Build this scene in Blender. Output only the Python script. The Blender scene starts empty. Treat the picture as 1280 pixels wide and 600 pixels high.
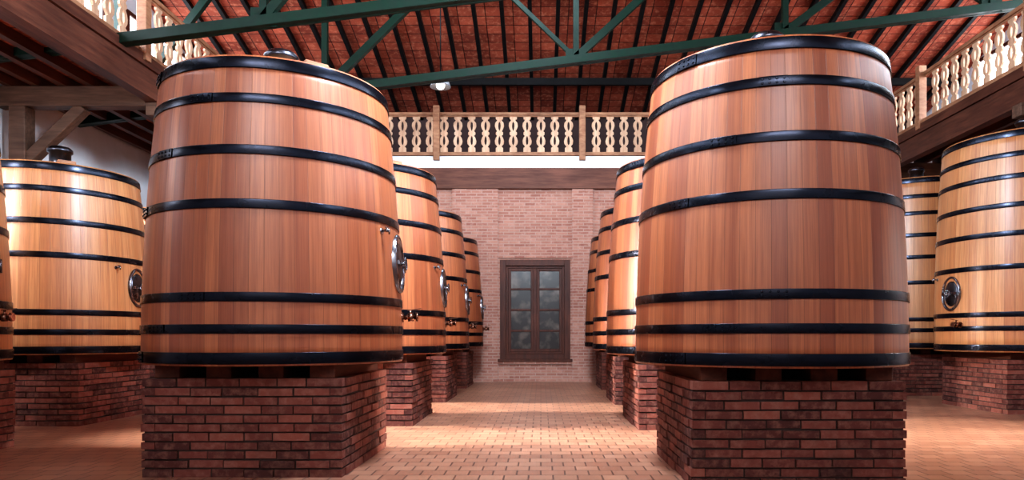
import bpy, bmesh, math, random
from mathutils import Vector, Matrix
random.seed(7)
S = bpy.context.scene
COL = S.collection
PI = math.pi

def lin(c):
    c = c/255.0
    return c/12.92 if c <= 0.04045 else ((c+0.055)/1.055)**2.4
def rgb(r, g, b): return (lin(r), lin(g), lin(b), 1.0)

# ------------------------------------------------------------ materials
class NT:
    def __init__(s, name):
        s.m = bpy.data.materials.new(name); s.m.use_nodes = True
        s.t = s.m.node_tree; s.n = s.t.nodes; s.l = s.t.links
        s.b = s.n['Principled BSDF']
    def node(s, typ, **kw):
        x = s.n.new(typ)
        for k, v in kw.items(): setattr(x, k, v)
        return x
    def link(s, a, b): s.l.new(a, b)
    def math(s, op, a, b=None, clamp=False):
        x = s.node('ShaderNodeMath', operation=op, use_clamp=clamp)
        for i, v in enumerate((a, b)):
            if v is None: continue
            if isinstance(v, (int, float)): x.inputs[i].default_value = v
            else: s.link(v, x.inputs[i])
        return x.outputs[0]
    def mix(s, f, a, b, bt='MIX'):
        x = s.node('ShaderNodeMix', data_type='RGBA', blend_type=bt)
        for i, v in ((0, f), (6, a), (7, b)):
            if isinstance(v, (int, float, tuple)): x.inputs[i].default_value = v
            else: s.link(v, x.inputs[i])
        return x.outputs[2]
    def noise(s, vec, scale, detail=4, rough=0.5):
        x = s.node('ShaderNodeTexNoise')
        x.inputs['Scale'].default_value = scale; x.inputs['Detail'].default_value = detail
        x.inputs['Roughness'].default_value = rough
        if vec is not None: s.link(vec, x.inputs['Vector'])
        return x.outputs[0]
    def maprange(s, v, a, b, c, d):
        x = s.node('ShaderNodeMapRange')
        s.link(v, x.inputs[0])
        for i, q in enumerate((a, b, c, d)): x.inputs[i+1].default_value = q
        return x.outputs[0]
    def scale(s, vec, sc, rot=(0, 0, 0), loc=(0, 0, 0)):
        x = s.node('ShaderNodeMapping'); s.link(vec, x.inputs[0])
        x.inputs['Scale'].default_value = sc; x.inputs['Rotation'].default_value = rot
        x.inputs['Location'].default_value = loc
        return x.outputs[0]
    def bump(s, h, strength, dist):
        x = s.node('ShaderNodeBump'); x.inputs['Strength'].default_value = strength
        x.inputs['Distance'].default_value = dist
        s.link(h, x.inputs['Height']); s.link(x.outputs[0], s.b.inputs['Normal'])
    def coord(s, k='Object'):
        return s.node('ShaderNodeTexCoord').outputs[k]

def m_oak(name='oak_staves', c1=(150,80,50), c2=(190,116,74), c3=(122,58,37)):
    M = NT(name)
    uv = M.coord('UV')
    sep = M.node('ShaderNodeSeparateXYZ'); M.link(uv, sep.inputs[0])
    fl = M.math('FLOOR', sep.outputs[0]); fr = M.math('FRACT', sep.outputs[0])
    oi = M.node('ShaderNodeObjectInfo')
    seed = M.math('ADD', fl, M.math('MULTIPLY', oi.outputs['Random'], 31.0))
    wn = M.node('ShaderNodeTexWhiteNoise', noise_dimensions='1D'); M.link(seed, wn.inputs['W'])
    comb = M.node('ShaderNodeCombineXYZ')
    M.link(M.math('MULTIPLY', seed, 1.7), comb.inputs[2])
    M.link(M.math('MULTIPLY', fr, 1.0), comb.inputs[0])
    M.link(M.math('MULTIPLY', sep.outputs[1], 0.16), comb.inputs[1])
    g = M.noise(comb.outputs[0], 16, 6, 0.6)
    g2 = M.noise(comb.outputs[0], 3, 3, 0.5)
    col = M.mix(wn.outputs[0], rgb(*c1), rgb(*c2))
    col = M.mix(M.maprange(g2, 0.4, 0.75, 0, 0.6), col, rgb(*c3))
    col = M.mix(M.maprange(g, 0.42, 0.72, 0, 0.45), col, rgb(106, 50, 32))
    ed = M.math('ABSOLUTE', M.math('SUBTRACT', fr, 0.5))
    edge = M.maprange(ed, 0.47, 0.5, 0, 1)
    col = M.mix(M.math('MULTIPLY', edge, 0.6), col, rgb(58, 28, 18))
    M.link(col, M.b.inputs['Base Color'])
    M.b.inputs['Roughness'].default_value = 0.42
    M.b.inputs['Coat Weight'].default_value = 0.25
    M.b.inputs['Coat Roughness'].default_value = 0.28
    h = M.math('SUBTRACT', M.math('MULTIPLY', g, 0.15), edge)
    M.bump(h, 0.4, 0.003)
    return M.m

def m_wood(name, c1, c2, rough=0.6, axis_scale=(12, 1.2, 12)):
    M = NT(name)
    v = M.scale(M.coord(), axis_scale)
    n = M.noise(v, 1.6, 6, 0.6)
    n2 = M.noise(M.coord(), 0.9, 3)
    col = M.mix(M.maprange(n, 0.3, 0.7, 0, 1), rgb(*c1), rgb(*c2))
    col = M.mix(M.maprange(n2, 0.35, 0.7, 0, 0.5), col, rgb(*[x*0.7 for x in c1]))
    M.link(col, M.b.inputs['Base Color'])
    M.b.inputs['Roughness'].default_value = rough
    M.b.inputs['Specular IOR Level'].default_value = 0.22
    M.bump(n, 0.4, 0.006)
    return M.m

def m_metal(name, c, metallic=1.0, rough=0.3, nz=0.15, spec=0.5):
    M = NT(name)
    n = M.noise(M.coord(), 7, 4)
    col = M.mix(M.maprange(n, 0.3, 0.7, 0, 1), rgb(*c), rgb(*[max(0, x*(1-nz)) for x in c]))
    M.link(col, M.b.inputs['Base Color'])
    M.b.inputs['Metallic'].default_value = metallic
    M.b.inputs['Specular IOR Level'].default_value = spec
    M.link(M.maprange(n, 0.3, 0.7, rough*0.8, rough*1.25), M.b.inputs['Roughness'])
    return M.m

def m_bricktex(name, plane, c1, c2, mort, w, h, ms, offset=0.5, rough=0.8, bumpd=0.01, dirt=(90,50,40), dirtf=0.4, c3=None, spec=0.25, mfac=0.75):
    """plane: 'XZ','YZ','XY'"""
    M = NT(name)
    co = M.coord()
    if plane == 'YZ':
        sp = M.node('ShaderNodeSeparateXYZ'); M.link(co, sp.inputs[0])
        cb = M.node('ShaderNodeCombineXYZ'); M.link(sp.outputs[1], cb.inputs[0]); M.link(sp.outputs[2], cb.inputs[1]); v = cb.outputs[0]
    elif plane == 'XZ':
        sp = M.node('ShaderNodeSeparateXYZ'); M.link(co, sp.inputs[0])
        cb = M.node('ShaderNodeCombineXYZ'); M.link(sp.outputs[0], cb.inputs[0]); M.link(sp.outputs[2], cb.inputs[1]); v = cb.outputs[0]
    else: v = co
    b = M.node('ShaderNodeTexBrick', offset=offset, offset_frequency=2)
    M.link(v, b.inputs['Vector'])
    b.inputs['Color1'].default_value = rgb(*c1); b.inputs['Color2'].default_value = rgb(*c2)
    b.inputs['Mortar'].default_value = rgb(*mort)
    b.inputs['Scale'].default_value = 1.0
    b.inputs['Brick Width'].default_value = w; b.inputs['Row Height'].default_value = h
    b.inputs['Mortar Size'].default_value = ms; b.inputs['Mortar Smooth'].default_value = 0.2
    b.inputs['Bias'].default_value = 0.0
    n = M.noise(co, 1.3, 5, 0.6); n2 = M.noise(co, 9, 4, 0.6)
    col = M.mix(M.maprange(n, 0.42, 0.7, 0, dirtf), b.outputs[0], rgb(*dirt))
    if c3: col = M.mix(M.maprange(n2, 0.5, 0.75, 0, 0.6), col, rgb(*c3))
    col = M.mix(M.math('MULTIPLY', b.outputs['Fac'], mfac), col, rgb(*mort))
    M.link(col, M.b.inputs['Base Color'])
    M.b.inputs['Roughness'].default_value = rough
    M.b.inputs['Specular IOR Level'].default_value = spec
    hgt = M.math('ADD', M.math('MULTIPLY', b.outputs['Fac'], -1.0), M.math('MULTIPLY', n2, 0.35))
    M.bump(hgt, 0.7, bumpd)
    return M.m

def m_pierbrick():
    M = NT('rustic_brick')
    at = M.node('ShaderNodeAttribute', attribute_name='bv')
    n = M.noise(M.coord(), 14, 5, 0.65)
    n1 = M.noise(M.coord(), 3, 3, 0.6)
    cr = M.node('ShaderNodeValToRGB'); M.link(at.outputs['Fac'], cr.inputs[0])
    e = cr.color_ramp.elements
    e[0].color = rgb(78, 44, 40); e[1].color = rgb(142, 84, 70)
    k = e.new(0.4); k.color = rgb(104, 58, 50)
    k = e.new(0.75); k.color = rgb(122, 68, 58)
    col = M.mix(M.maprange(n, 0.45, 0.72, 0, 0.5), cr.outputs[0], rgb(160, 116, 100))
    col = M.mix(M.maprange(n1, 0.5, 0.75, 0, 0.4), col, rgb(62, 42, 38))
    M.link(col, M.b.inputs['Base Color']); M.b.inputs['Roughness'].default_value = 0.8
    M.b.inputs['Specular IOR Level'].default_value = 0.25
    M.bump(n, 0.8, 0.012)
    return M.m

def m_plain(name, c, rough=0.8, nz=0.08, metallic=0.0, bump=0.1):
    M = NT(name)
    n = M.noise(M.coord(), 2.5, 5, 0.6)
    col = M.mix(M.maprange(n, 0.3, 0.7, 0, 1), rgb(*c), rgb(*[x*(1-nz) for x in c]))
    M.link(col, M.b.inputs['Base Color'])
    M.b.inputs['Roughness'].default_value = rough; M.b.inputs['Metallic'].default_value = metallic
    M.bump(n, bump, 0.01)
    return M.m

OAK = m_oak()
OAK_Y = m_oak('oak_staves_pale', (182,120,74), (208,152,102), (158,94,58))
LID = m_wood('oak_lid', (180, 120, 75), (205, 150, 100))
HOOP = m_metal('hoop_steel', (34, 37, 48), 0.85, 0.24)
STEEL = m_metal('polished_steel', (140, 140, 148), 1.0, 0.24)
DULL = m_metal('dull_steel', (84, 84, 92), 1.0, 0.3)
BRASS = m_metal('bronze_fitting', (150, 108, 90), 1.0, 0.25)
DOOR_SHADE = m_plain('door_shadow', (24, 18, 18), 0.35, 0.2)  # near-black groove round the manway door, shade put into the colour
PIER = m_pierbrick()
MORTAR = m_plain('mortar', (74, 56, 50), 0.95, 0.3)
DARKWOOD = m_wood('dark_beam_wood', (74, 42, 34), (114, 70, 54), 0.5, (9, 0.9, 9))
DARKWOOD_X = m_wood('dark_beam_wood_x', (90, 54, 44), (130, 84, 68), 0.55, (0.9, 9, 9))
BLOCK = m_wood('bearer_wood', (76, 40, 30), (116, 66, 48), 0.7, (9, 1, 9))
PINE = m_wood('baluster_pine', (200, 154, 124), (236, 200, 168), 0.45, (9, 9, 1.2))
RAILW = m_wood('rail_wood', (144, 96, 72), (192, 144, 110), 0.5, (3, 3, 9))
WINW = m_wood('window_wood', (66, 32, 24), (102, 54, 38), 0.5, (9, 9, 1.2))
WHITE = m_plain('white_plaster', (236, 238, 244), 0.9, 0.04)
GREEN = m_metal('green_truss_paint', (18, 42, 32), 0.0, 0.4, 0.2, 0.22)
BLACKM = m_metal('dark_rafter_paint', (18, 17, 18), 0.0, 0.5, 0.2, 0.2)
TILE_FLOOR = m_bricktex('terracotta_floor', 'XY', (186, 138, 112), (160, 112, 90), (98, 72, 62), 0.215, 0.215, 0.008, 0.5, 0.32, 0.003, (142, 98, 78), 0.5, spec=0.5, mfac=0.6)
BR_WALL = m_bricktex('end_wall_brick', 'XZ', (188, 138, 120), (158, 104, 90), (184, 152, 140), 0.29, 0.08, 0.011, 0.5, 0.8, 0.014, (142, 90, 76), 0.4, (204, 164, 148))
ROOF_T = m_bricktex('roof_terracotta', 'XY', (196, 100, 74), (138, 62, 46), (60, 30, 26), 0.72, 0.34, 0.012, 0.0, 0.75, 0.03, (100, 48, 36), 0.6, (230, 154, 120))
GLASS = None
def m_glass():
    M = NT('window_panes')
    n = M.noise(M.coord(), 3.5, 4)
    col = M.mix(M.maprange(n, 0.45, 0.7, 0, 1), rgb(46, 40, 38), rgb(104, 92, 84))
    M.link(col, M.b.inputs['Base Color']); M.b.inputs['Roughness'].default_value = 0.3
    M.b.inputs['Specular IOR Level'].default_value = 0.25
    return M.m
GLASS = m_glass()
def m_emit(name, c, s):
    M = NT(name); M.b.inputs['Base Color'].default_value = (0.8, 0.8, 0.8, 1)
    M.b.inputs['Emission Color'].default_value = c; M.b.inputs['Emission Strength'].default_value = s
    return M.m
BULB = m_emit('lamp_diffuser', (1, .97, .9, 1), 3)
DAY = m_emit('daylit_glass', (.85, .92, 1, 1), 7)

# ------------------------------------------------------------ mesh helpers
def new_mesh(name, bm, mats, smooth=False):
    me = bpy.data.meshes.new(name); bm.to_mesh(me); bm.free()
    for m in mats: me.materials.append(m)
    if smooth:
        for p in me.polygons: p.use_smooth = True
    return me
def obj(name, me, loc=(0, 0, 0), rot=(0, 0, 0), parent=None):
    o = bpy.data.objects.new(name, me); COL.objects.link(o)
    o.location = loc; o.rotation_euler = rot
    if parent: o.parent = parent
    return o
def empty(name, loc, rot=(0, 0, 0)):
    o = bpy.data.objects.new(name, None); COL.objects.link(o); o.location = loc; o.rotation_euler = rot
    o.empty_display_size = 0.2
    return o
def box(bm, x0, x1, y0, y1, z0, z1, mi=0):
    vs = [bm.verts.new((x, y, z)) for z in (z0, z1) for y in (y0, y1) for x in (x0, x1)]
    F = [(0, 2, 3, 1), (4, 5, 7, 6), (0, 1, 5, 4), (2, 6, 7, 3), (0, 4, 6, 2), (1, 3, 7, 5)]
    fs = []
    for f in F:
        q = bm.faces.new([vs[i] for i in f]); q.material_index = mi; fs.append(q)
    return fs
def beam(bm, a, b, w, h, mi=0):
    a = Vector(a); b = Vector(b); d = (b-a); L = d.length; d.normalize()
    up = Vector((0, 0, 1))
    if abs(d.dot(up)) > 0.98: up = Vector((0, 1, 0))
    s = d.cross(up).normalized(); u = s.cross(d).normalized()
    vs = []
    for p in (a, b):
        for i, j in ((-1, -1), (1, -1), (1, 1), (-1, 1)):
            vs.append(bm.verts.new(p+s*(i*w/2)+u*(j*h/2)))
    for f in ((0, 1, 2, 3), (7, 6, 5, 4), (0, 4, 5, 1), (1, 5, 6, 2), (2, 6, 7, 3), (3, 7, 4, 0)):
        q = bm.faces.new([vs[i] for i in f]); q.material_index = mi
def tube(bm, a, b, r0, r1=None, n=16, mi=0, smooth=True):
    if r1 is None: r1 = r0
    a = Vector(a); b = Vector(b); d = (b-a).normalized()
    up = Vector((0, 0, 1)) if abs(d.z) < 0.95 else Vector((0, 1, 0))
    s = d.cross(up).normalized(); u = s.cross(d)
    A = [bm.verts.new(a+s*math.cos(2*PI*i/n)*r0+u*math.sin(2*PI*i/n)*r0) for i in range(n)]
    B = [bm.verts.new(b+s*math.cos(2*PI*i/n)*r1+u*math.sin(2*PI*i/n)*r1) for i in range(n)]
    for i in range(n):
        q = bm.faces.new((A[i], A[(i+1) % n], B[(i+1) % n], B[i])); q.material_index = mi; q.smooth = smooth
    for L in (A[::-1], B):
        q = bm.faces.new(L); q.material_index = mi
def lathe(bm, prof, n=48, mi=0, a0=0.0, a1=2*PI, sx=1, sy=1, smooth=True):
    """prof: (r,z)"""
    closed = abs(a1-a0-2*PI) < 1e-6
    cnt = n if closed else n+1
    rings = [[bm.verts.new((sx*r*math.cos(a0+(a1-a0)*i/n), sy*r*math.sin(a0+(a1-a0)*i/n), z)) for i in range(cnt)] for r, z in prof]
    fs = []
    for k in range(len(prof)-1):
        for i in range(n):
            j = (i+1) % cnt
            q = bm.faces.new((rings[k][i], rings[k][j], rings[k+1][j], rings[k+1][i])); q.material_index = mi; q.smooth = smooth
            fs.append((q, i, k))
    return rings, fs

# ------------------------------------------------------------ vat
def vat_meshes(tag, rb, rt, zb, zt, hoops, hw, bulge=0.04, nst=62, oak=OAK):
    def R(z):
        t = (z-zb)/(zt-zb); return rb+(rt-rb)*t+bulge*4*t*(1-t)
    nseg = nst*2
    bm = bmesh.new(); uvl = bm.loops.layers.uv.new('UVMap')
    zs = [zb+(zt-zb)*i/16 for i in range(17)]
    prof = [(rb-0.05, zb)]+[(R(z), z) for z in zs]+[(rt-0.05, zt), (rt-0.06, zt-0.07), (0.01, zt-0.06)]
    rings, fs = lathe(bm, prof, nseg)
    for q, i, k in fs:
        us = [i, i+1, i+1, i]; ks = [k, k, k+1, k+1]
        for lp, u, kk in zip(q.loops, us, ks):
            lp[uvl].uv = (u*nst/nseg, prof[kk][1])
        if k == len(prof)-2: q.material_index = 1; q.smooth = False
        if k in (0, len(prof)-4): q.smooth = False
    q = bm.faces.new([rings[0][i] for i in range(nseg)][::-1]); q.material_index = 1
    body = new_mesh('vat_staves_'+tag, bm, [oak, LID])
    bm = bmesh.new()
    for hi, zc in enumerate(hoops):
        w = hw*(1.25 if hi in (0, len(hoops)-1) else 1.0)
        z0, z1 = zc-w/2, zc+w/2
        t = 0.010
        p = [(R(z0)-0.004, z0), (R(z0)+t, z0), (R(z0)+t+0.001, z0+0.004), (R(z1)+t+0.001, z1-0.004), (R(z1)+t, z1), (R(z1)-0.004, z1)]
        lathe(bm, p, 120)
        # lapped joint plate and rivets
        ac = -PI/2-0.95+(hi % 3)*0.35
        p2 = [(r+0.007 if r > R(z)+0.005 else r, z) for r, z in p]
        lathe(bm, p2, 8, a0=ac-0.10, a1=ac+0.10)
        for k in range(4):
            a = ac-0.075+k*0.05
            for zz in (zc-w*0.22, zc+w*0.22):
                r = R(zz)+t+0.006
                d = Vector((math.cos(a), math.sin(a), 0))
                tube(bm, d*r+Vector((0, 0, zz)), d*(r+0.010)+Vector((0, 0, zz)), 0.012, 0.006, 8)
    hp = new_mesh('vat_hoops_'+tag, bm, [HOOP])
    # top fittings
    bm = bmesh.new()
    zl = zt-0.06
    lathe(bm, [(0.02, zl), (0.17, zl), (0.17, zl+0.04), (0.14, zl+0.05), (0.14, zl+0.40), (0.165, zl+0.41), (0.165, zl+0.455), (0.13, zl+0.49), (0.05, zl+0.51), (0.005, zl+0.515)], 32)
    top = new_mesh('vat_hatch_'+tag, bm, [DULL])
    bm = bmesh.new()
    box(bm, -0.11, 0.11, -0.05, 0.05, -0.04, 0.04)
    bmesh.ops.bevel(bm, geom=bm.edges[:], offset=0.008, segments=2, affect='EDGES')
    blk = new_mesh('vat_block_'+tag, bm, [RAILW])
    # bearers
    bm = bmesh.new()
    for x in (-0.68, -0.23, 0.23, 0.68):
        box(bm, x-0.11, x+0.11, -0.82, 0.82, -0.117, -0.002)
    bmesh.ops.bevel(bm, geom=bm.edges[:], offset=0.006, segments=1, affect='EDGES')
    bear = new_mesh('vat_bearers_'+tag, bm, [BLOCK])
    return dict(R=R, body=body, hoops=hp, top=top, blk=blk, bear=bear, zb=zb, zt=zt, rt=rt)

def manway_mesh():
    """oval stainless door, local +X is outward"""
    bm = bmesh.new()
    n = 40
    def ell(prof, mi=0):
        rings = [[bm.verts.new((x, (0.20*s)*math.cos(2*PI*i/n), (0.265*s)*math.sin(2*PI*i/n))) for i in range(n)] for s, x in prof]
        for k in range(len(prof)-1):
            for i in range(n):
                q = bm.faces.new((rings[k][i], rings[k][(i+1) % n], rings[k+1][(i+1) % n], rings[k+1][i])); q.smooth = True; q.material_index = mi
        return rings
    ell([(1.10, -0.03), (1.10, 0.015), (1.06, 0.025), (1.0, 0.025), (0.96, 0.02), (0.93, -0.02)])
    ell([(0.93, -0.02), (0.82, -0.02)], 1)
    ell([(0.82, -0.02), (0.80, 0.005), (0.7, 0.015), (0.35, 0.022), (0.05, 0.025)], 2)
    beam(bm, (0.035, -0.18, 0), (0.035, 0.18, 0), 0.02, 0.04)
    tube(bm, (0.02, 0, 0), (0.075, 0, 0), 0.016)
    m = 20
    for i in range(m):
        a = 2*PI*i/m; b = 2*PI*(i+1)/m
        tube(bm, (0.075, 0.06*math.cos(a), 0.06*math.sin(a)), (0.075, 0.06*math.cos(b), 0.06*math.sin(b)), 0.008, n=8)
    for a in (0, 2*PI/3, 4*PI/3):
        tube(bm, (0.075, 0, 0), (0.075, 0.06*math.cos(a), 0.06*math.sin(a)), 0.006, n=8)
    tube(bm, (0.02, 0.235, -0.07), (0.02, 0.235, 0.07), 0.013)
    return new_mesh('manway', bm, [STEEL, DOOR_SHADE, DULL])
def valve_mesh():
    bm = bmesh.new()
    tube(bm, (-0.03, 0, 0), (0.02, 0, 0), 0.05, n=20)
    tube(bm, (0, 0, 0), (0.14, 0, 0), 0.024, n=14)
    tube(bm, (0.06, 0, 0), (0.12, 0, 0), 0.042, n=16)
    tube(bm, (0.14, 0, 0), (0.165, 0, 0), 0.045, n=16)
    tube(bm, (0.09, 0, 0), (0.09, 0, 0.07), 0.012, n=10)
    beam(bm, (0.06, 0, 0.072), (0.20, 0, 0.085), 0.022, 0.008)
    return new_mesh('valve', bm, [BRASS])
def tap_mesh():
    bm = bmesh.new()
    tube(bm, (-0.03, 0, 0), (0.01, 0, 0), 0.025, n=16)
    tube(bm, (0, 0, 0), (0.09, 0, 0), 0.010, n=12)
    tube(bm, (0.045, 0, 0), (0.075, 0, 0), 0.017, n=12)
    tube(bm, (0.082, 0, 0.01), (0.082, 0, -0.04), 0.008, n=10)
    beam(bm, (0.06, -0.028, 0.026), (0.06, 0.028, 0.026), 0.01, 0.01)
    tube(bm, (0.06, 0, 0.0), (0.06, 0, 0.026), 0.006, n=8)
    return new_mesh('sample_tap', bm, [STEEL])
MAN, VALVE, TAP = manway_mesh(), valve_mesh(), tap_mesh()

HO = [1.045, 1.29, 1.557, 2.335, 2.794, 3.24, 3.55]
STD = vat_meshes('std', 1.2, 1.042, 0.98, 3.615, HO, 0.078)
HOT = [1.05, 1.36, 1.58, 2.33, 2.85, 3.30, 3.75, 4.10, 4.43]
TALL = vat_meshes('tall', 1.35, 1.22, 0.98, 4.5, HOT, 0.08, oak=OAK_Y)
STDY = dict(STD); b2 = STD['body'].copy(); b2.materials[0] = OAK_Y; STDY['body'] = b2

def vat(V, x, y, face, spin=0.0):
    """face: degrees, direction the manway looks (0=+X, -90=toward camera)"""
    e = empty('wine_vat', (x, y, 0))
    obj('staves', V['body'], rot=(0, 0, spin), parent=e)
    obj('hoops', V['hoops'], parent=e)
    obj('top_hatch', V['top'], loc=(0.02, 0, 0), parent=e)
    a = math.radians(-50)
    obj('rim_block', V['blk'], loc=(0.9*math.cos(a), 0.9*math.sin(a), V['zt']+0.02), rot=(0, 0, a+PI/2), parent=e)
    obj('bearers', V['bear'], loc=(0, 0, V['zb']), parent=e)
    def put(name, me, deg, z, off=0.0, tilt=0.05):
        a = math.radians(deg); r = V['R'](z)+off
        obj(name, me, loc=(r*math.cos(a), r*math.sin(a), z), rot=(0, -tilt, a), parent=e)
    put('manway_door', MAN, face, 1.95)
    put('sample_tap', TAP, face-20, 2.22)
    put('drain_valve', VALVE, face+9, 1.42)
    return e

# ------------------------------------------------------------ pedestal with real bricks
def pedestal_mesh(w=1.75, hgt=0.863, seed=1):
    rnd = random.Random(seed)
    bm = bmesh.new(); fl = bm.faces.layers.float.new('bv')
    n = 11; ch = hgt/n; hw = w/2; g = 0.014; th = 0.11
    box(bm, -hw+0.018, hw-0.018, -hw+0.018, hw-0.018, 0, hgt-0.004, 1)
    for c in range(n):
        z0 = c*ch+g/2; z1 = (c+1)*ch-g/2 if c < n-1 else hgt
        for side in range(4):
            L = w if (side+c) % 2 == 0 else w-2*th
            nb = 6 if L == w else 5
            cuts = [0]
            bl = L/nb
            for i in range(1, nb): cuts.append(i*bl+rnd.uniform(-0.03, 0.03))
            cuts.append(L)
            for i in range(nb):
                a0 = -L/2+cuts[i]+g/2; a1 = -L/2+cuts[i+1]-g/2
                d = rnd.uniform(-0.010, 0.010)
                zz0 = z0+rnd.uniform(-.003, .003); zz1 = min(z1+rnd.uniform(-.005, .002), hgt)
                if c == 0: zz0 = 0.001
                o0, o1 = hw-th, hw+d
                if side == 0: fs = box(bm, a0, a1, -o1, -o0, zz0, zz1)
                elif side == 1: fs = box(bm, o0, o1, a0, a1, zz0, zz1)
                elif side == 2: fs = box(bm, a0, a1, o0, o1, zz0, zz1)
                else: fs = box(bm, -o1, -o0, a0, a1, zz0, zz1)
                v = rnd.random()
                for f in fs: f[fl] = v
    return new_mesh('pedestal', bm, [PIER, MORTAR])
PED = [pedestal_mesh(seed=s) for s in (1, 2, 3)]
PEDT = pedestal_mesh(w=1.8, seed=5)

for i, (x, y) in enumerate([(-2.60, 7.0), (-2.63, 10.5), (-2.64, 14.0), (-2.64, 17.5)]):
    vat(STD, x, y, 1 if i == 0 else 1, spin=i*0.7)
    obj('brick_pedestal', PED[i % 3], (x, y, 0), (0, 0, PI/2*(i % 4)))
for i, (x, y) in enumerate([(2.10, 6.6), (2.15, 10.1), (2.21, 13.55), (2.28, 17.1)]):
    vat(STD, x, y, 60, spin=1+i*0.9)
    obj('brick_pedestal', PED[(i+1) % 3], (x, y, 0), (0, 0, PI/2*((i+2) % 4)))
for i, (x, y) in enumerate([(-6.75, 7.0), (-7.19, 10.5), (-7.2, 14.0), (-7.2, 17.5)]):
    vat(STDY, x, y, 0, spin=2+i*0.9)
    obj('brick_pedestal', PED[(i+2) % 3], (x, y, 0), (0, 0, PI/2*((i+1) % 4)))
for i, (x, y) in enumerate([(8.25, 12.0), (8.25, 15.5)]):
    vat(TALL, x, y, 186, spin=3+i*0.9)
    obj('brick_pedestal', PEDT, (x, y, 0), (0, 0, PI/2*i))

# ------------------------------------------------------------ room shell
XL, XR, YB, YF, YW = -10.0, 12.5, 23.0, -5.0, 19.2
RIDGE_Y = 7.0
def zroof(y): return 1.225+7.2+0.25*(YB-y) if y >= RIDGE_Y else 1.225+7.2+0.25*(YB-RIDGE_Y)-0.25*(RIDGE_Y-y)
bm = bmesh.new(); box(bm, XL-.2, XR+.2, YF-.2, YB+.2, -0.2, 0)
obj('floor', new_mesh('floor', bm, [TILE_FLOOR]))
def sidewall(name, x0, x1):
    bm = bmesh.new()
    pts = [(YF, 0), (YB, 0), (YB, zroof(YB)), (RIDGE_Y, zroof(RIDGE_Y)), (YF, zroof(YF))]
    A = [bm.verts.new((x0, y, z)) for y, z in pts]; B = [bm.verts.new((x1, y, z)) for y, z in pts]
    bm.faces.new(A); bm.faces.new(B[::-1])
    for i in range(5): bm.faces.new((A[i], B[i], B[(i+1) % 5], A[(i+1) % 5]))
    bmesh.ops.recalc_face_normals(bm, faces=bm.faces[:])
    return obj(name, new_mesh(name, bm, [WHITE]))
sidewall('wall_left', XL-.2, XL); sidewall('wall_right', XR, XR+.2)
bm = bmesh.new(); box(bm, XL-.2, XR+.2, YF-.2, YF, 0, zroof(YF)); obj('wall_front', new_mesh('wall_front', bm, [WHITE]))
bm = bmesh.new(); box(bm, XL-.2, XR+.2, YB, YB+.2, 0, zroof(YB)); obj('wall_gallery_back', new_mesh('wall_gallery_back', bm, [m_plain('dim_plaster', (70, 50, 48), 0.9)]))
# roof: two slopes with thickness
bm = bmesh.new()
for ya, yb in ((YF-.2, RIDGE_Y), (RIDGE_Y, YB+.2)):
    za, zb = zroof(ya), zroof(yb)
    vs = [bm.verts.new(p) for p in ((XL-.2, ya, za), (XR+.2, ya, za), (XR+.2, yb, zb), (XL-.2, yb, zb), (XL-.2, ya, za+.25), (XR+.2, ya, za+.25), (XR+.2, yb, zb+.25), (XL-.2, yb, zb+.25))]
    for f in ((3, 2, 1, 0), (4, 5, 6, 7), (0, 1, 5, 4), (1, 2, 6, 5), (2, 3, 7, 6), (3, 0, 4, 7)): bm.faces.new([vs[i] for i in f])
obj('ceiling', new_mesh('ceiling', bm, [ROOF_T]))
bm = bmesh.new()
x = XL+0.36
while x < XR-0.1:
    for ya, yb in ((YF, RIDGE_Y), (RIDGE_Y, YB)):
        beam(bm, (x, ya, zroof(ya)-0.06), (x, yb, zroof(yb)-0.06), 0.10, 0.15)
    x += 0.72
for y in (9.5, 13.3, 17.2, 20.8):
    beam(bm, (XL, y, zroof(y)-0.22), (XR, y, zroof(y)-0.22), 0.12, 0.2)
obj('trim_roof_rafters', new_mesh('rafters', bm, [BLACKM]))

# end wall (lower storey) with window recess
WX0, WX1, WZ0, WZ1 = -1.11, 0.80, 0.60, 3.32
wcx = (WX0+WX1)/2
bm = bmesh.new()
T0, T1 = YW, YW+0.35
box(bm, XL, WX0, T0, T1, 0, 5.24); box(bm, WX1, XR, T0, T1, 0, 5.24)
box(bm, WX0, WX1, T0, T1, 0, WZ0); box(bm, WX0, WX1, T0, T1, WZ1, 5.24)
# pilasters and cornice courses
for a, b in ((-2.4, -1.16), (0.85, 1.42), (-6.2, -4.6), (4.6, 6.2)):
    box(bm, a, b, T0-0.10, T0, 0, 5.24)
box(bm, -1.16, 0.85, T0-0.05, T0, WZ1+0.05, WZ1+0.2)
box(bm, -1.16, 0.85, T0-0.07, T0, WZ0-0.12, WZ0-0.02)
obj('wall_back', new_mesh('wall_back', bm, [BR_WALL]))
bm = bmesh.new(); box(bm, XL, XR, T0-0.14, T1, 5.245, 5.80); obj('trim_gallery_beam_back', new_mesh('beamback', bm, [DARKWOOD_X]))
bm = bmesh.new(); box(bm, XL, XR, T0, YB, 5.805, 6.15); obj('gallery_floor_back', new_mesh('slabback', bm, [WHITE]))

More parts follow.
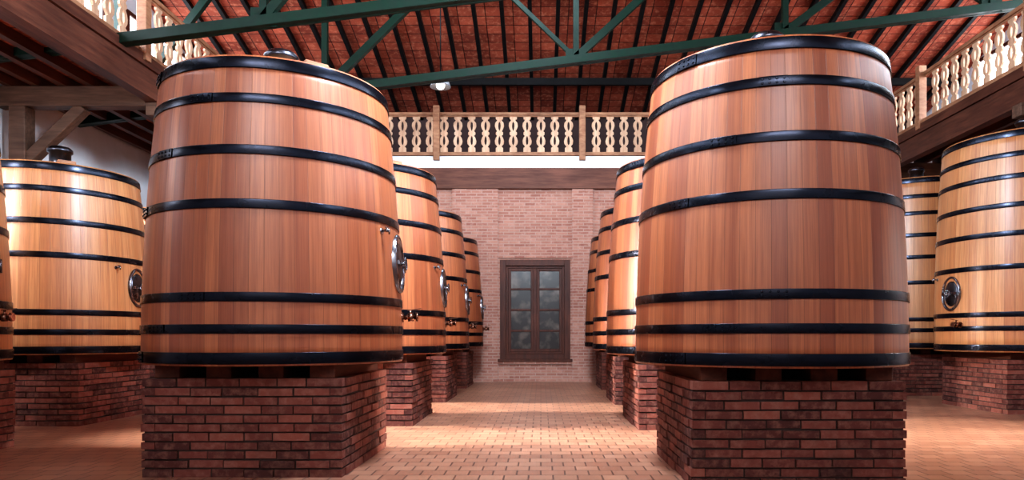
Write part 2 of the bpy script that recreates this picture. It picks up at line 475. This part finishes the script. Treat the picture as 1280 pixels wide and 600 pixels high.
# window
wn = empty('window_1', (wcx, YW, 0))
bm = bmesh.new()
W = WX1-WX0; H0, H1 = WZ0, WZ1
fw = 0.16
def frame(bm, x0, x1, z0, z1, t, y0, y1):
    box(bm, x0, x0+t, y0, y1, z0, z1); box(bm, x1-t, x1, y0, y1, z0, z1)
    box(bm, x0+t, x1-t, y0, y1, z1-t, z1); box(bm, x0+t, x1-t, y0, y1, z0, z0+t)
frame(bm, -W/2, W/2, H0, H1, fw, -0.05, 0.15)
frame(bm, -W/2+fw, W/2-fw, H0+fw, H1-fw, 0.06, 0.03, 0.16)
box(bm, -W/2-0.06, W/2+0.06, -0.12, 0.1, H0-0.05, H0+0.02)
ix0, ix1 = -W/2+fw+.06, W/2-fw-.06; iz0, iz1 = H0+fw+.06, H1-fw-.06
box(bm, -0.045, 0.045, 0.03, 0.16, iz0, iz1)
for a, b in ((ix0, -0.045), (0.045, ix1)):
    frame(bm, a, b, iz0, iz1, 0.075, 0.06, 0.14)
    for k in range(1, 4):
        z = iz0+(iz1-iz0)*k/4
        box(bm, a+.07, b-.07, 0.07, 0.13, z-0.026, z+0.026)
bmesh.ops.bevel(bm, geom=bm.edges[:], offset=0.006, segments=1, affect='EDGES')
obj('frame', new_mesh('winframe', bm, [WINW]), parent=wn)
bm = bmesh.new(); box(bm, ix0, ix1, 0.10, 0.115, iz0, iz1); obj('panes', new_mesh('panes', bm, [GLASS]), parent=wn)
bm = bmesh.new(); box(bm, -W/2, W/2, 0.17, 0.34, H0, H1); obj('shutter', new_mesh('shutter', bm, [WINW]), parent=wn)

# ------------------------------------------------------------ balustrades
def baluster(bm, M, h=1.02):
    P = [(0, .10, 0), (.12, .10, 0), (.15, .055, 0), (.19, .08, 0), (.23, .115, .025), (.31, .125, .035), (.39, .10, .025), (.45, .06, 0),
         (.485, .10, 0), (.535, .10, 0), (.57, .06, 0), (.63, .10, .025), (.71, .125, .035), (.79, .115, .025), (.83, .08, 0), (.87, .055, 0), (.90, .10, 0), (1.0, .10, 0)]
    t = 0.022
    def V(x, y, z): return bm.verts.new(M @ Vector((x, y, z*h)))
    for s in (-1, 1):
        rows = [[V(s*o, -t, z), V(s*i, -t, z), V(s*i, t, z), V(s*o, t, z)] for z, o, i in P]
        for k in range(len(P)-1):
            A, B = rows[k], rows[k+1]
            for i in range(4):
                j = (i+1) % 4
                f = bm.faces.new((A[i], A[j], B[j], B[i]))
def balustrade(name, p0, p1, z, spacing, posts, out):
    """p0,p1: xy; posts list of distances; out: unit normal xy to the hall side"""
    p0 = Vector((*p0, 0)); p1 = Vector((*p1, 0)); d = (p1-p0); L = d.length; d.normalize()
    ang = math.atan2(d.y, d.x)
    e = empty(name, (p0.x, p0.y, z), (0, 0, ang))
    bm = bmesh.new()
    n = int(L/spacing)
    for i in range(n):
        s = (i+0.5)*L/n
        if any(abs(s-q) < 0.16 for q in posts): continue
        baluster(bm, Matrix.Translation((s, 0, 0.12)))
    bmesh.ops.recalc_face_normals(bm, faces=bm.faces[:])
    obj('balusters', new_mesh(name+'_bal', bm, [PINE]), parent=e)
    bm = bmesh.new()
    box(bm, 0, L, -0.06, 0.06, 1.13, 1.21); box(bm, 0, L, -0.05, 0.05, 0.03, 0.125)
    box(bm, 0, L, -0.03, 0.03, 1.09, 1.13)
    so = -1 if out < 0 else 1
    for q in posts:
        y0, y1 = sorted((so*0.0, so*0.16))
        box(bm, q-0.085, q+0.085, y0-0.02, y1, -0.12, 1.36)
    bmesh.ops.bevel(bm, geom=bm.edges[:], offset=0.008, segments=1, affect='EDGES')
    obj('rails_and_posts', new_mesh(name+'_rail', bm, [RAILW]), parent=e)
GL, GR = -7.0, 8.9
balustrade('gallery_balustrade', (GL, YW+0.08), (GR, YW+0.08), 6.15, 0.37, [0.1, 4.16, 8.13, 12.1, 15.8], -1)
balustrade('gallery_balustrade', (GL-0.08, 2), (GL-0.08, YW), 6.2, 0.37, [0.3, 4.1, 7.9, 10.4, 14.2], -1)
balustrade('gallery_balustrade', (GR+0.08, 2), (GR+0.08, YW), 6.2, 0.37, [0.3, 3.5, 7.1, 10.8, 14.5], 1)

# side galleries: edge beam, joists, terracotta soffit, cross beams
def gallery(name, xe, xw):
    s = -1 if xw < xe else 1
    e = empty(name, (xe, 0, 0))
    bm = bmesh.new()
    a, b = sorted((0, s*0.22)); box(bm, a, b, 0, YW-0.15, 5.52, 6.0)
    a, b = sorted((-s*0.05, s*0.3)); box(bm, a, b, 0, YW-0.15, 6.005, 6.2)
    wdt = abs(xw-xe); k = 0.75
    while k < wdt-0.1:
        a, b = sorted((s*(k-0.06), s*(k+0.06))); box(bm, a, b, 0, YW-.15, 5.82, 6.0); k += 0.5
    obj('edge_beam_and_joists', new_mesh(name, bm, [DARKWOOD]), parent=e)
    bm = bmesh.new(); a, b = sorted((s*0.31, s*wdt)); box(bm, a, b, 0, YW-.15, 6.002, 6.15)
    obj('soffit', new_mesh(name+'_soffit', bm, [ROOF_T]), parent=e)
    bm = bmesh.new()
    for y in (0.5, 6.5, 13.0, 18.7):
        box(bm, min(s*0.23, s*wdt), max(s*0.23, s*wdt), y-0.14, y+0.14, 5.45, 5.81)
        box(bm, min(s*-0.12, s*0.23), max(s*-0.12, s*0.23), y-0.13, y+0.13, 5.28, 5.515)
        px = s*(wdt-0.42)
        box(bm, px-0.15, px+0.15, y-0.14, y+0.14, 0, 5.448)
        beam(bm, (px-s*0.1, y, 4.45), (px-s*1.15, y, 5.46), 0.2, 0.2)
    bmesh.ops.bevel(bm, geom=bm.edges[:], offset=0.01, segments=1, affect='EDGES')
    obj('cross_beams', new_mesh(name+'_cross', bm, [m_wood(name+'_crosswood', (80, 58, 48), (120, 90, 74), 0.6, (1, 9, 9))]), parent=e)
gallery('gallery_left', GL, XL); gallery('gallery_right', GR, XR)

# ------------------------------------------------------------ steel trusses
def truss(y):
    e = empty('roof_truss', (0, y, 0))
    bm = bmesh.new()
    def zc(x): return 7.025+0.1245*x
    zt = zroof(y)-0.4
    xa, xb = -9.9, 12.4
    for dy in (-0.07, 0.07):
        beam(bm, (xa, dy, zc(xa)), (xb, dy, zc(xb)), 0.05, 0.17)
    beam(bm, (xa, 0, zc(xa)-0.07), (xb, 0, zc(xb)-0.07), 0.2, 0.02)
    beam(bm, (xa, 0, zt), (xb, 0, zt), 0.16, 0.16)
    nodes = [-9.0, -4.6, 0.75, 5.2, 9.6]
    for i, x in enumerate(nodes):
        beam(bm, (x, 0, zc(x)), (x, 0, zt), 0.12, 0.12)
        box(bm, x-0.22, x+0.22, -0.02, 0.02, zc(x)-0.08, zc(x)+0.24)
    for i in range(len(nodes)-1):
        x0, x1 = nodes[i], nodes[i+1]
        m = (x0+x1)/2
        beam(bm, (x0, 0, zc(x0)+.05), (m+.9, 0, zt), 0.12, 0.15)
        if i % 2 == 1: beam(bm, (x1, 0.05, zc(x1)+.05), (m-.3, 0.05, zt), 0.08, 0.09)
    obj('truss_members', new_mesh('truss', bm, [GREEN]), parent=e)
truss(15.0); truss(11.7)

# pendant lamp (industrial dome on a stem)
e = empty('pendant_lamp', (-2.28, 16.0, 0))
bm = bmesh.new()
lathe(bm, [(0.03, 7.20), (0.07, 7.18), (0.08, 7.08), (0.20, 7.0), (0.235, 6.90), (0.23, 6.90), (0.19, 6.97), (0.05, 7.04)], 32)
obj('shade', new_mesh('shade', bm, [m_metal('lamp_enamel', (190, 195, 202), 0.2, 0.3)]), parent=e)
bm = bmesh.new(); tube(bm, (0, 0, 7.19), (0, 0, zroof(16)-0.02), 0.014)
obj('stem', new_mesh('stem', bm, [BLACKM]), parent=e)
bm = bmesh.new(); bmesh.ops.create_uvsphere(bm, u_segments=20, v_segments=12, radius=0.10, matrix=Matrix.Translation((0, 0, 6.94)))
obj('bulb', new_mesh('bulb', bm, [BULB], True), parent=e)

# gallery windows (high, on the outer walls)
def hiwindow(idx, x, y, z0, z1, w, s):
    e = empty('window_%d' % idx, (x, y, 0))
    bm = bmesh.new()
    a, b = sorted((0.0, s*0.08))
    box(bm, a, b, -w/2, -w/2+.1, z0, z1); box(bm, a, b, w/2-.1, w/2, z0, z1)
    box(bm, a, b, -w/2+.1, w/2-.1, z0, z0+.1); box(bm, a, b, -w/2+.1, w/2-.1, z1-.1, z1)
    box(bm, a, b, -.03, .03, z0+.1, z1-.1)
    obj('frame', new_mesh('hf', bm, [WINW]), parent=e)
    bm = bmesh.new(); a, b = sorted((s*0.01, s*0.03)); box(bm, a, b, -w/2+.08, w/2-.08, z0+.08, z1-.08)
    obj('glass', new_mesh('hg', bm, [DAY]), parent=e)
k = 2
for y in (-0.5, 4.5, 9.5, 14.5, 18.5):
    hiwindow(k, XL, y, 6.6, 9.1, 3.2, 1); k += 1
    hiwindow(k, XR, y, 6.6, 9.1, 3.2, -1); k += 1

# ------------------------------------------------------------ lights
def area(name, loc, target, sx, sy, power, col=(1, 1, 1), spread=None):
    L = bpy.data.lights.new(name, 'AREA'); L.shape = 'RECTANGLE'; L.size = sx; L.size_y = sy; L.energy = power; L.color = col
    if spread: L.spread = math.radians(spread)
    o = bpy.data.objects.new(name, L); COL.objects.link(o); o.location = loc
    d = Vector(target)-Vector(loc); o.rotation_euler = d.to_track_quat('-Z', 'Y').to_euler()
    return o
COOL = (0.72, 0.86, 1.0); WARM = (1.0, 0.94, 0.86); NEUT = (0.9, 0.94, 1.0)
area('daylight_left_gallery', (-9.6, 7.5, 7.8), (2, 7.5, 3.5), 16, 2.4, 2500, COOL)
area('daylight_right_gallery', (12.1, 7.5, 7.8), (0, 7.5, 3.5), 16, 2.4, 2900, COOL)
area('fill_aisle', (-0.25, 5.9, 6.0), (-0.25, 11.0, 3.9), 1.0, 1.2, 1350, COOL)  # added fill for upper aisle-facing vat sides; the roof has no skylight
area('fill_far_aisle', (-0.25, 13.2, 9.4), (-0.25, 16.5, 2), 3, 3, 300, COOL)  # added area light below the closed roof, brightens the far vats
area('fill_upper_front', (-0.2, -4.6, 8.4), (-0.2, 8, 4.2), 9, 1.6, 140, NEUT, 50)  # added fill high behind camera, aimed at vat tops; no window there
area('light_behind_camera', (-0.5, -4.5, 5.0), (0, 8, 2.5), 7, 3.5, 120, WARM)  # unseen broad light behind camera, evenly lights the front vat faces
for i, y in enumerate((8.75, 12.25)):
    area('daylight_left_low', (-9.7, y, 4.0), (-0.6, y, 0.0), 0.7, 0.6, 250, WARM, 40)
    area('daylight_right_low', (12.2, y, 4.2), (3, y, 0.0), 0.7, 0.6, 250, WARM, 40)
area('fill_left_under_gallery', (-9.0, 5.0, 4.6), (-9.6, 16, 4.0), 1.0, 1.0, 280, NEUT)  # added fill kept out of view, brightens left wall under the gallery

W = bpy.data.worlds.new('world'); S.world = W; W.use_nodes = True
W.node_tree.nodes['Background'].inputs[0].default_value = (0.7, 0.8, 1, 1)
W.node_tree.nodes['Background'].inputs[1].default_value = 0.5

# ------------------------------------------------------------ camera
cd = bpy.data.cameras.new('camera'); cd.sensor_width = 36; cd.lens = 880/1280*36
cd.shift_x = -(676-640)/1280; cd.shift_y = (421-300)/1280
cd.clip_start = 0.05
cam = bpy.data.objects.new('camera', cd); COL.objects.link(cam)
cam.location = (0, 0, 1.225); cam.rotation_euler = (PI/2, 0, 0)
S.camera = cam
try:
    S.view_settings.view_transform = 'Standard'
    S.view_settings.look = 'Medium High Contrast'
    S.view_settings.exposure = -0.35
except Exception as ex: print(ex)
